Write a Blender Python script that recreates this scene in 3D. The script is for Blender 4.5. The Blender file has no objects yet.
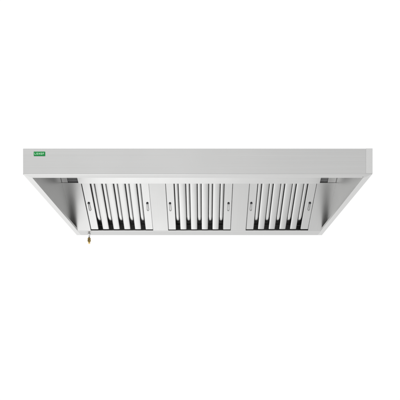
import bpy, bmesh, math
from mathutils import Vector, Matrix

S = bpy.context.scene
COL = S.collection
U = 2.0 / 349.3                       # metres per unit of the hood's front width

# ------------------------------------------------------------------ camera
cam = bpy.data.cameras.new("camera")
cam.sensor_width = 36.0
cam.lens = 410 / 400 * 36.0
cam.shift_x = -3.5 / 400
cam.shift_y = 178.0 / 400
cam.clip_start = 0.05
cam.clip_end = 200
cam_o = bpy.data.objects.new("camera", cam)
COL.objects.link(cam_o)
cam_o.location = (0.0335, -2.8475, 0.9337)
cam_o.rotation_euler = (math.radians(90), 0, 0)
S.camera = cam_o

# ------------------------------------------------------------------ studio light
W = bpy.data.worlds.new("World")
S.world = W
W.use_nodes = True
bg = W.node_tree.nodes["Background"]
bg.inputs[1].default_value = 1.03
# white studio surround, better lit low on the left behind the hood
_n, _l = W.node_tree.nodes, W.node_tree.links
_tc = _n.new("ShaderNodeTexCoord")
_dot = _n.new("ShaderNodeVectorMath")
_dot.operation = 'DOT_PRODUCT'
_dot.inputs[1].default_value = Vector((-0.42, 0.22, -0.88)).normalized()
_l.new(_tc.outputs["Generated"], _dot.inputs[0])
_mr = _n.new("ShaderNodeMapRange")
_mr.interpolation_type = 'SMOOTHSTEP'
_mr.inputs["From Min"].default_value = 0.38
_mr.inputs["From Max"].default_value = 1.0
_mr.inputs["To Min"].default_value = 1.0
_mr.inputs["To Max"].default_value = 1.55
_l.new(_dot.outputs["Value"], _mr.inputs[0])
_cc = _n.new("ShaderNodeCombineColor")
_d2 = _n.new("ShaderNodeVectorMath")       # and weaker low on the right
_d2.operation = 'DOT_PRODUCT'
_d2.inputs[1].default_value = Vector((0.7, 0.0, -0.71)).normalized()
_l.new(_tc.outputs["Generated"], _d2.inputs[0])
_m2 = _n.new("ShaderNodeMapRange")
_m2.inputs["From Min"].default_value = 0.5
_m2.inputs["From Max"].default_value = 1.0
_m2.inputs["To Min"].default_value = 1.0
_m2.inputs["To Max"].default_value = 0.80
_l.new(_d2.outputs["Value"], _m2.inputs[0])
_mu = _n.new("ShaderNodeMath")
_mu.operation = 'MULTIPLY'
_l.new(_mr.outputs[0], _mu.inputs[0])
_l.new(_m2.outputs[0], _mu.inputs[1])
_d3 = _n.new("ShaderNodeVectorMath")       # bright patch added high in front, left of middle, to lighten the front panel
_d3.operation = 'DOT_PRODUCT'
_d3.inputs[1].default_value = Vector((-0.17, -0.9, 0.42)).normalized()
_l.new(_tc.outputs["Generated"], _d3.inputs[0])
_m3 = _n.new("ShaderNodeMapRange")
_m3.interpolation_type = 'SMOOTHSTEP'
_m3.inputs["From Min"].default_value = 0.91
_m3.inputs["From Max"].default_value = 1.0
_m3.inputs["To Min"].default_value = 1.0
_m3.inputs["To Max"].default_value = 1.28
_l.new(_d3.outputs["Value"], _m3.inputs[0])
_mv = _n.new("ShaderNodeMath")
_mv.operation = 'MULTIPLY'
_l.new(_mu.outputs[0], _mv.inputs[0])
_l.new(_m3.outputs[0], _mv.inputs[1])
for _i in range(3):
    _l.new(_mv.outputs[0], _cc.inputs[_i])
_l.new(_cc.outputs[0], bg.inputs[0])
S.view_settings.view_transform = 'Standard'
S.view_settings.look = 'None'
S.view_settings.exposure = 0
S.view_settings.gamma = 1


def softbox(name, loc, target, sx, sy, power):
    l = bpy.data.lights.new(name, 'AREA')
    l.shape = 'RECTANGLE'
    l.size, l.size_y = sx, sy
    l.energy = power
    o = bpy.data.objects.new(name, l)
    COL.objects.link(o)
    o.location = loc
    d = Vector(target) - Vector(loc)
    o.rotation_euler = d.to_track_quat('-Z', 'Y').to_euler()
    return o


softbox("softbox_below", (-0.9, -0.1, -0.7), (-0.3, 0.2, 2.1), 2.2, 2.0, 6)


# ------------------------------------------------------------------ materials
def steel(name, grain, base=0.6, rough=0.34, streak=0.05, bump=0.03, tint=(1, 1, 0.992), wave=0.12):
    m = bpy.data.materials.new(name)
    m.use_nodes = True
    nt = m.node_tree
    N, L = nt.nodes, nt.links
    b = N["Principled BSDF"]
    b.inputs["Metallic"].default_value = 1.0
    tc = N.new("ShaderNodeTexCoord")
    mp = N.new("ShaderNodeMapping")
    sc = {'x': (0.7, 500, 500), 'y': (500, 0.7, 500), 'z': (500, 500, 0.7)}[grain]
    mp.inputs["Scale"].default_value = sc
    L.new(tc.outputs["Object"], mp.inputs["Vector"])
    n1 = N.new("ShaderNodeTexNoise")
    n1.inputs["Scale"].default_value = 1.0
    n1.inputs["Detail"].default_value = 4.0
    n1.inputs["Roughness"].default_value = 0.6
    L.new(mp.outputs[0], n1.inputs["Vector"])
    n2 = N.new("ShaderNodeTexNoise")                     # slow unevenness of the finish
    n2.inputs["Scale"].default_value = 3.0
    n2.inputs["Detail"].default_value = 3.0
    L.new(tc.outputs["Object"], n2.inputs["Vector"])
    r1 = N.new("ShaderNodeMapRange")
    r1.inputs["To Min"].default_value = base - streak
    r1.inputs["To Max"].default_value = base + streak
    L.new(n1.outputs[0], r1.inputs[0])
    cc = N.new("ShaderNodeCombineColor")
    for i in range(3):
        mu = N.new("ShaderNodeMath")
        mu.operation = 'MULTIPLY'
        mu.inputs[1].default_value = tint[i]
        L.new(r1.outputs[0], mu.inputs[0])
        L.new(mu.outputs[0], cc.inputs[i])
    L.new(cc.outputs[0], b.inputs["Base Color"])
    ad = N.new("ShaderNodeMath")
    ad.operation = 'ADD'
    L.new(n1.outputs[0], ad.inputs[0])
    L.new(n2.outputs[0], ad.inputs[1])
    r2 = N.new("ShaderNodeMapRange")
    r2.inputs["From Min"].default_value = 0.6
    r2.inputs["From Max"].default_value = 1.4
    r2.inputs["To Min"].default_value = rough - 0.07
    r2.inputs["To Max"].default_value = rough + 0.07
    L.new(ad.outputs[0], r2.inputs[0])
    L.new(r2.outputs[0], b.inputs["Roughness"])
    bp = N.new("ShaderNodeBump")
    bp.inputs["Strength"].default_value = bump
    bp.inputs["Distance"].default_value = 0.0006
    L.new(n1.outputs[0], bp.inputs["Height"])
    bp2 = N.new("ShaderNodeBump")                        # sheet metal is never dead flat
    bp2.inputs["Strength"].default_value = wave
    bp2.inputs["Distance"].default_value = 0.012
    L.new(n2.outputs[0], bp2.inputs["Height"])
    L.new(bp.outputs[0], bp2.inputs["Normal"])
    L.new(bp2.outputs[0], b.inputs["Normal"])
    return m


def simple(name, color, rough, metal=0.0, var=0.15, scale=60):
    m = bpy.data.materials.new(name)
    m.use_nodes = True
    nt = m.node_tree
    N, L = nt.nodes, nt.links
    b = N["Principled BSDF"]
    b.inputs["Metallic"].default_value = metal
    b.inputs["Roughness"].default_value = rough
    tc = N.new("ShaderNodeTexCoord")
    n = N.new("ShaderNodeTexNoise")
    n.inputs["Scale"].default_value = scale
    n.inputs["Detail"].default_value = 4
    L.new(tc.outputs["Object"], n.inputs["Vector"])
    mx = N.new("ShaderNodeMix")
    mx.data_type = 'RGBA'
    L.new(n.outputs[0], mx.inputs[0])
    mx.inputs[6].default_value = tuple(c * (1 - var) for c in color) + (1,)
    mx.inputs[7].default_value = tuple(min(1, c * (1 + var)) for c in color) + (1,)
    L.new(mx.outputs[2], b.inputs["Base Color"])
    return m


M_FACE = steel("brushed_steel_long", 'x', base=0.51, streak=0.075, wave=0.22)
M_SIDE = steel("brushed_steel_deep", 'y', base=0.59)
M_SLOPE = steel("brushed_steel_slope", 'y', base=0.485)
M_FILT = steel("bright_filter_steel", 'y', base=0.495, rough=0.27)
M_DARK = simple("dark_pivot_steel", (0.045, 0.045, 0.05), 0.45, 0.6)
M_GREY = simple("dark_grey", (0.18, 0.18, 0.183), 0.5)  # dark grey standing in for shade at the rail ends; also the rivet
M_WIRE = steel("handle_wire_steel", 'y', base=0.3, rough=0.25)
M_BRASS = simple("brass", (0.30, 0.21, 0.075), 0.35, 1.0)
M_TIP = simple("pale_brass", (0.75, 0.55, 0.22), 0.3, 1.0)
M_PIPE = steel("drain_pipe_steel", 'z', base=0.55, rough=0.3)
M_GREEN = simple("green_enamel", (0.0, 0.24, 0.045), 0.35, 0.0, 0.08)
M_GREEN.node_tree.nodes["Principled BSDF"].inputs["Specular IOR Level"].default_value = 0.25
M_LETTER = simple("pale_green_print", (0.46, 0.78, 0.52), 0.5, 0.0, 0.05)


# ------------------------------------------------------------------ mesh helpers
class MB:
    def __init__(self):
        self.bm = bmesh.new()

    def face(self, vs, mi=0, smooth=False):
        f = self.bm.faces.new(vs)
        f.material_index = mi
        f.smooth = smooth
        return f

    def box(self, x0, x1, y0, y1, z0, z1, mi=0):
        v = [self.bm.verts.new((x, y, z)) for z in (z0, z1) for y in (y0, y1) for x in (x0, x1)]
        for q in ((0, 2, 3, 1), (4, 5, 7, 6), (0, 1, 5, 4), (2, 6, 7, 3), (0, 4, 6, 2), (1, 3, 7, 5)):
            self.face([v[i] for i in q], mi)

    def loops(self, A, B, mi=0, smooth=False):
        """closed solid between two matching polygon loops"""
        a = [self.bm.verts.new(p) for p in A]
        b = [self.bm.verts.new(p) for p in B]
        n = len(a)
        self.face(a[::-1], mi)
        self.face(b, mi)
        for i in range(n):
            j = (i + 1) % n
            self.face([a[i], a[j], b[j], b[i]], mi, smooth)

    def sheet(self, path, t, place, e0, e1, mi=0):
        """folded sheet: open 2-D path, thickness t to its left, swept from e0 to e1"""
        P = [Vector(p) for p in path]
        off = []
        for i, p in enumerate(P):
            ns = []
            if i > 0:
                d = (P[i] - P[i - 1]).normalized(); ns.append(Vector((-d.y, d.x)))
            if i < len(P) - 1:
                d = (P[i + 1] - P[i]).normalized(); ns.append(Vector((-d.y, d.x)))
            if len(ns) == 2:
                h = (ns[0] + ns[1]).normalized()
                off.append(p + h * (t / max(0.3, h.dot(ns[0]))))
            else:
                off.append(p + ns[0] * t)
        n = len(P)
        for i in range(n - 1):
            pass
        a0 = [self.bm.verts.new(place(p, e0(p) if callable(e0) else e0)) for p in P]
        a1 = [self.bm.verts.new(place(p, e1(p) if callable(e1) else e1)) for p in P]
        b0 = [self.bm.verts.new(place(p, e0(p) if callable(e0) else e0)) for p in off]
        b1 = [self.bm.verts.new(place(p, e1(p) if callable(e1) else e1)) for p in off]
        for i in range(n - 1):
            self.face([a0[i], a0[i + 1], a1[i + 1], a1[i]], mi)
            self.face([b0[i], b1[i], b1[i + 1], b0[i + 1]], mi)
            self.face([a0[i], b0[i], b0[i + 1], a0[i + 1]], mi)
            self.face([a1[i], a1[i + 1], b1[i + 1], b1[i]], mi)
        self.face([a0[0], a1[0], b1[0], b0[0]], mi)
        self.face([a0[-1], b0[-1], b1[-1], a1[-1]], mi)

    def lathe(self, prof, c, axis='z', seg=24, mi=0, smooth=True):
        rings = []
        for r, h in prof:
            ring = []
            for k in range(seg):
                a = 2 * math.pi * k / seg
                p = (r * math.cos(a), r * math.sin(a), h)
                if axis == 'x':
                    p = (p[2], p[0], p[1])
                elif axis == 'y':
                    p = (p[0], p[2], p[1])
                ring.append(self.bm.verts.new(Vector(c) + Vector(p)))
            rings.append(ring)
        for i in range(len(rings) - 1):
            for k in range(seg):
                j = (k + 1) % seg
                self.face([rings[i][k], rings[i][j], rings[i + 1][j], rings[i + 1][k]], mi, smooth)
        self.face(rings[0][::-1], mi)
        self.face(rings[-1], mi)

    def tube(self, pts, r, seg=10, mi=0):
        pts = [Vector(p) for p in pts]
        rings = []
        for i, p in enumerate(pts):
            d = (pts[min(i + 1, len(pts) - 1)] - pts[max(i - 1, 0)]).normalized()
            up = Vector((0, 0, 1)) if abs(d.z) < 0.9 else Vector((1, 0, 0))
            s = d.cross(up).normalized()
            t = s.cross(d)
            rings.append([self.bm.verts.new(p + (s * math.cos(2 * math.pi * k / seg) + t * math.sin(2 * math.pi * k / seg)) * r) for k in range(seg)])
        for i in range(len(rings) - 1):
            for k in range(seg):
                j = (k + 1) % seg
                self.face([rings[i][k], rings[i][j], rings[i + 1][j], rings[i + 1][k]], mi, True)
        self.face(rings[0][::-1], mi)
        self.face(rings[-1], mi)

    def build(self, name, mats, parent, bevel=0.0, seg=2, matrix=None):
        bmesh.ops.recalc_face_normals(self.bm, faces=self.bm.faces[:])
        me = bpy.data.meshes.new(name)
        self.bm.to_mesh(me)
        self.bm.free()
        for m in (mats if isinstance(mats, (list, tuple)) else [mats]):
            me.materials.append(m)
        o = bpy.data.objects.new(name, me)
        COL.objects.link(o)
        o.parent = parent
        if matrix is not None:
            o.matrix_local = matrix
        if bevel:
            md = o.modifiers.new("bevel", 'BEVEL')
            md.width = bevel
            md.segments = seg
            md.limit_method = 'ANGLE'
            md.angle_limit = math.radians(40)
            md.use_clamp_overlap = True
        return o


# ------------------------------------------------------------------ the hood
hood = bpy.data.objects.new("exhaust_hood", None)
COL.objects.link(hood)
hood.location = (0, 0, 2.1)
hood["label"] = "wide brushed stainless steel kitchen exhaust hood with slotted filters and green badge"
hood["category"] = "exhaust hood"

HW, FY, RY = 1.0, -0.5, 0.5            # half width, front, rear (local to the hood's base)
FH = 0.1489                            # height of the front panel
RH = 0.338                             # height of the body behind it
FL = 0.036                             # width of the turned-in bottom rim
T = 0.003

# front panel: face, turned-in rim below (mitred), return above
b = MB()
pth = [(FY + FL, -0.003), (FY + 0.004, 0.0), (FY + 0.0012, 0.0012), (FY, 0.004), (FY, FH - 0.004), (FY + 0.0012, FH - 0.0012), (FY + 0.004, FH), (FY + 0.03, FH)]
pth = pth[::-1]


def mitre(sign):
    def e(p):
        return sign * (HW - max(0.0, p.y_ - FY)) if False else sign * (HW - (max(0.0, p[0] - FY) if p[1] < 0.02 else 0.0))
    return e


b.sheet(pth, T, lambda p, e: (e, p[0], p[1]), mitre(-1), mitre(1))
front = b.build("front_panel", M_FACE, hood, 0.0006, 1)

# corner cap on the right end of the front, a folded cover with a visible seam
b = MB()
b.sheet([(HW - 0.0365, FY - 0.0012), (HW + 0.0012, FY - 0.0012), (HW + 0.0012, FY + 0.03)], 0.0011,
        lambda p, e: (p[0], p[1], e), 0.0045, FH - 0.001)
cap = b.build("corner_cover", M_SIDE, hood, 0.0004, 1)

# side panels: wall, turned-in rim, upturned lip
for sg in (-1, 1):
    b = MB()
    prof = [(FY + 0.0035, 0.0045), (FY + 0.0035, FH - 0.0045), (FY + 0.031, FH - 0.0005), (-0.05, RH), (RY, RH), (RY, 0.0045)]
    xo, xi = sg * HW, sg * (HW - 0.004)
    b.loops([(xo, y, z) for y, z in prof], [(xi, y, z) for y, z in prof])
    # rim, mitred at the front corner
    q = [(HW, FY + 0.0006), (HW, RY), (HW - FL, RY), (HW - FL, FY + FL + 0.0006)]
    up = lambda x: 0.0
    b.loops([(sg * x, y, up(x)) for x, y in q], [(sg * x, y, up(x) + 0.004) for x, y in q])
    b.box(min(sg * (HW - FL), sg * (HW - FL + 0.003)), max(sg * (HW - FL), sg * (HW - FL + 0.003)), FY + FL + 0.004, RY - 0.1, 0.0043, 0.018)
    o = b.build("side_panel", M_SIDE, hood, 0.0008, 2)

# rivet in the rim, front right corner
b = MB()
b.lathe([(0.0, -0.0028), (0.003, -0.0026), (0.0046, -0.0012), (0.005, 0.001)], (0.957, FY + 0.028, 0.0), 'z', 16)
b.build("rivet", M_GREY, hood)

# roof: sloping front part and flat top; back panel
b = MB()
b.loops([(-0.9955, FY + 0.031, FH + 0.0005), (0.9955, FY + 0.031, FH + 0.0005), (0.9955, -0.05, RH), (-0.9955, -0.05, RH)],
        [(-0.9955, FY + 0.031, FH - 0.003), (0.9955, FY + 0.031, FH - 0.003), (0.9955, -0.05, RH - 0.0035), (-0.9955, -0.05, RH - 0.0035)])
b.box(-0.9955, 0.9955, -0.0495, RY - 0.0045, RH - 0.0035, RH - 0.0005)
b.build("roof_panel", M_FACE, hood)
b = MB()
b.box(-0.9955, 0.9955, RY - 0.004, RY - 0.0005, 0.005, RH - 0.0005)
b.build("back_panel", M_FACE, hood)

# grease channel along the rear bottom
b = MB()
b.sheet([(0.424, 0.010), (0.410, 0.0105), (0.4055, 0.0085), (0.4038, 0.0045), (0.4055, 0.0002), (0.410, -0.0012), (RY - 0.004, -0.0012), (RY - 0.0010, 0.0015), (RY - 0.0002, 0.0045)], 0.0025,
        lambda p, e: (e, p[0], p[1]), -(HW - FL - 0.0008), HW - FL - 0.0008)
b.build("grease_channel", M_FACE, hood, 0.0005, 1)

# ---- the sloping filter wall; local X right, Y down the slope, Z into the hood
PHI = -math.radians(43.32)
SL = Matrix.Translation((0, 0.1117, 0.2754)) @ Matrix.Rotation(PHI, 4, 'X')
F_TOP, F_BOT = 0.034, 0.3915
FW = 0.494
FXS = (-0.612, 0.002, 0.6145)


def edges():
    e = []
    for c in FXS:
        e += [c - FW / 2, c + FW / 2]
    return e


E = edges()
# top rail
b = MB()
b.sheet([(-0.030, 0.03), (-0.030, -0.0105), (F_TOP + 0.001, -0.002), (F_TOP + 0.001, 0.012)][::-1], 0.002,
        lambda p, e: (e, p[0], p[1]), -0.876, 0.879)
b.build("filter_rail", M_FACE, hood, 0.0012, 2, SL)
# plenum divider from the rail up to the roof
b = MB()
b.box(-0.9955, 0.9955, 0.086, 0.089, 0.298, RH - 0.004)
b.build("divider_panel", M_FACE, hood)


def slope_panel(name, x0, x1, y0, y1, extra=None):
    b = MB()
    b.sheet([(x0, 0.030), (x0, 0.0), (x1, 0.0), (x1, 0.030)][::-1], 0.002, lambda p, e: (p[0], e, p[1]), y0, y1)
    if extra:
        extra(b)
    return b.build(name, M_SLOPE, hood, 0.0014, 2, SL)


# blank end panels, each with a bracket beside the side wall above it
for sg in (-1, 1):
    xi = (E[0] - 0.002) if sg < 0 else (E[-1] + 0.002)
    xo = sg * 0.9945
    slope_panel("end_panel", min(xi, xo), max(xi, xo), F_TOP - 0.003, 0.399)
    b = MB()
    g0, g1 = (-0.9945, -0.955) if sg < 0 else (0.9385, 0.9945)
    gi = g1 if sg < 0 else g0
    go = g0 if sg < 0 else g1
    p = [(go, 0.001), (gi, 0.001), (gi - sg * 0.004, 0.026)]
    b.sheet(p if sg > 0 else p[::-1], 0.0025, lambda q, e: (q[0], e, q[1]), -0.03, F_TOP - 0.0045)
    b.build("end_bracket", M_SLOPE, hood, 0.001, 2, SL)
    b = MB()                                # added ribbed dark block, imitates the shade in the open rail end
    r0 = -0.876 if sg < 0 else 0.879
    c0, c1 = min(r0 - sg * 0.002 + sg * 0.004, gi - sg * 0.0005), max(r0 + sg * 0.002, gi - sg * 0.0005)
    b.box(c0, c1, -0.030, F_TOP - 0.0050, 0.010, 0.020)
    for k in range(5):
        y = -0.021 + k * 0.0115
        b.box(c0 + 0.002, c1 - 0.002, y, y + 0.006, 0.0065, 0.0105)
    b.build("rail_end_shade", M_GREY, hood, 0.0006, 2, SL)
# spacer panels between the filters
for i in (1, 3):
    slope_panel("spacer_panel", E[i] + 0.002, E[i + 1] - 0.002, F_TOP + 0.0025, 0.399)

# ---- baffle filters
GAP, PIT = 0.0366, 0.0846
REC = 0.008


SH = [(0.0, 0.0), (0.34, 0.0), (0.45, 0.0009), (0.56, 0.0028), (0.67, 0.0060), (0.78, 0.0105), (0.89, 0.0160), (1.0, 0.023)][1:]   # round-shouldered rear slat


def make_filter():
    L0, L1 = F_TOP - 0.012, F_BOT
    hw = FW / 2 - 0.0025
    b = MB()                             # frame: two wide side channels, bars behind the slats
    inner = 2.5 * PIT - PIT / 2 + GAP / 2
    for sg in (-1, 1):
        p = [(sg * hw, REC + 0.045), (sg * hw, REC + 0.002), (sg * (hw - 0.002), REC), (sg * (inner + 0.002), REC), (sg * inner, REC + 0.002), (sg * inner, REC + 0.013)]
        if sg > 0:
            p = p[::-1]
        b.sheet(p[::-1] if True else p, 0.0015, lambda q, e: (q[0], e, q[1]), L0, L1)
    b.box(-hw + 0.003, hw - 0.003, L0 + 0.001, L0 + 0.010, REC + 0.006, REC + 0.044)
    b.box(-hw + 0.003, hw - 0.003, L1 - 0.006, L1 - 0.003, REC + 0.052, REC + 0.060)
    f = b.build("baffle_filter", M_FILT, hood, 0.0, 1)
    b = MB()                             # overlapping slats, front row and rear row
    for k in range(4):
        c = (k - 1.5) * PIT
        h = (PIT - GAP) / 2
        p = [(c - h, REC + 0.013), (c - h, REC + 0.005)] + [(c - h * 0.96 * math.cos(math.pi * i / 12), REC + 0.0028 * (1 - math.sin(math.pi * i / 12))) for i in range(13)] + [(c + h, REC + 0.005), (c + h, REC + 0.013)]
        b.sheet(p[::-1], 0.0013, lambda q, e: (q[0], e, q[1]), L0, L1 - 0.001)
    for k in range(5):
        c = (k - 2) * PIT
        h = GAP / 2 + 0.0035
        rings = []
        yy = [(L0 + 0.011, 0), (L0 + 0.0125, 0), (L1 - 0.116, 0), (L1 - 0.114, 0)] + [(L1 - 0.112 + 0.082 * i / 10, 0.038 * (i / 10) ** 2.2) for i in range(11)]
        for y, dz in yy:
            z0 = REC + 0.008 + dz
            rings.append([b.bm.verts.new((c + x * h, y, z0 + z)) for x, z in
                          [(-x, z) for x, z in SH[::-1]] + SH])
        for r0, r1 in zip(rings, rings[1:]):
            n = len(r0)
            for i in range(n):
                j = (i + 1) % n
                b.face([r0[i], r0[j], r1[j], r1[i]], 0, i != n - 1)
        b.face(rings[0][::-1])
        b.face(rings[-1])
    b.build("baffle_slats", M_FILT, f)
    for sg in (-1, 1):                   # drop handles
        b = MB()
        cx, cy = sg * (hw - 0.0235), 0.182
        z = REC
        b.lathe([(0.0075, 0.0), (0.0078, -0.003), (0.006, -0.0065), (0.003, -0.0085), (0.0, -0.009)][::-1], (cx, cy, z - 0.0004), 'z', 18, 0)
        b.box(cx - 0.0085, cx + 0.0085, cy - 0.001, cy + 0.0045, z - 0.0085, z - 0.0005, 0)
        pts = []
        for i in range(5):
            pts.append((cx - 0.0042 - i * 0.0006, cy + 0.004 + i * 0.012, z - 0.007))
        for i in range(1, 8):
            a = math.pi * i / 8
            pts.append((cx - 0.0066 * math.cos(a), cy + 0.052 + 0.0066 * math.sin(a), z - 0.007))
        for i in range(4, -1, -1):
            pts.append((cx + 0.0042 + i * 0.0006, cy + 0.004 + i * 0.012, z - 0.007))
        b.tube(pts, 0.0016, 8, 1)
        b.build("handle", [M_DARK, M_WIRE], f)
    return f


f0 = make_filter()
for i, c in enumerate(FXS):
    if i == 0:
        f = f0
    else:
        f = f0.copy()
        COL.objects.link(f)
        f.parent = hood
        for ch in f0.children:
            d = ch.copy()
            COL.objects.link(d)
            d.parent = f
    # hand-dropped filters never sit perfectly square
    f.matrix_local = SL @ Matrix.Translation((c + (0.0006, -0.0005, 0.0008)[i], (0, 0.0012, -0.0006)[i], (0.0005, 0.0, 0.001)[i])) \
        @ Matrix.Rotation(math.radians((0.10, -0.06, -0.14)[i]), 4, 'Z')

# ---- green badge with pale lettering (too small in the photo to read)
bx0, bx1, bz0, bz1 = -0.938, -0.873, 0.1045, 0.1292
b = MB()
b.box(bx0, bx1, FY - 0.0022, FY - 0.0002, bz0, bz1)
badge = b.build("badge", M_GREEN, hood, 0.0006, 2)
b = MB()
gw, gh, st = 0.0078, 0.0105, 0.0021
gx, gz = bx0 + 0.0050, bz0 + 0.0068
GL = [[(0, 0, .27, 1), (.27, 0, .95, .22)],
      [(0, 0, .27, 1), (.27, .78, 1, 1), (.27, .39, .85, .61), (.27, 0, 1, .22)],
      [(0, 0, .27, 1), (.73, 0, 1, 1), (.27, .39, .73, .61)],
      [(0, 0, .27, 1), (.27, .78, 1, 1), (.27, 0, 1, .22), (.73, .22, 1, .78)],
      [(.0, 0, .27, 1), (.27, .78, .95, 1), (.27, .42, .8, .62)]]
for k, g in enumerate(GL):
    x0 = gx + k * 0.0117
    for a0, c0, a1, c1 in g:
        b.box(x0 + a0 * gw, x0 + a1 * gw, FY - 0.0027, FY - 0.0023, gz + c0 * gh, gz + c1 * gh)
b.build("lettering", M_LETTER, badge)

# ---- drain valve under the rear channel
dx, dy = -0.891, 0.468
b = MB()
b.lathe([(0.0115, -0.0016), (0.0115, -0.005), (0.0075, -0.0055), (0.0075, -0.036)], (dx, dy, 0), 'z', 20)
valve = b.build("drain_valve", M_PIPE, hood)
b = MB()
b.lathe([(0.0085, -0.034), (0.0125, -0.036), (0.0125, -0.043), (0.0105, -0.045), (0.0135, -0.051), (0.0135, -0.059), (0.0095, -0.063), (0.0095, -0.067)], (dx, dy, 0), 'z', 8, 0, False)
b.lathe([(0.006, 0.0), (0.006, -0.021)], (dx, dy, -0.054), 'y', 14)
b.build("valve_body", M_BRASS, valve, 0.0006, 2)
b = MB()
b.box(dx - 0.004, dx + 0.004, dy - 0.0245, dy - 0.0212, -0.072, -0.050)
b.build("lever", M_BRASS, valve, 0.001, 2)
b = MB()
b.lathe([(0.0085, -0.0672), (0.0075, -0.070), (0.008, -0.074), (0.0065, -0.081)], (dx, dy, 0), 'z', 18)
b.build("nozzle", M_TIP, valve)
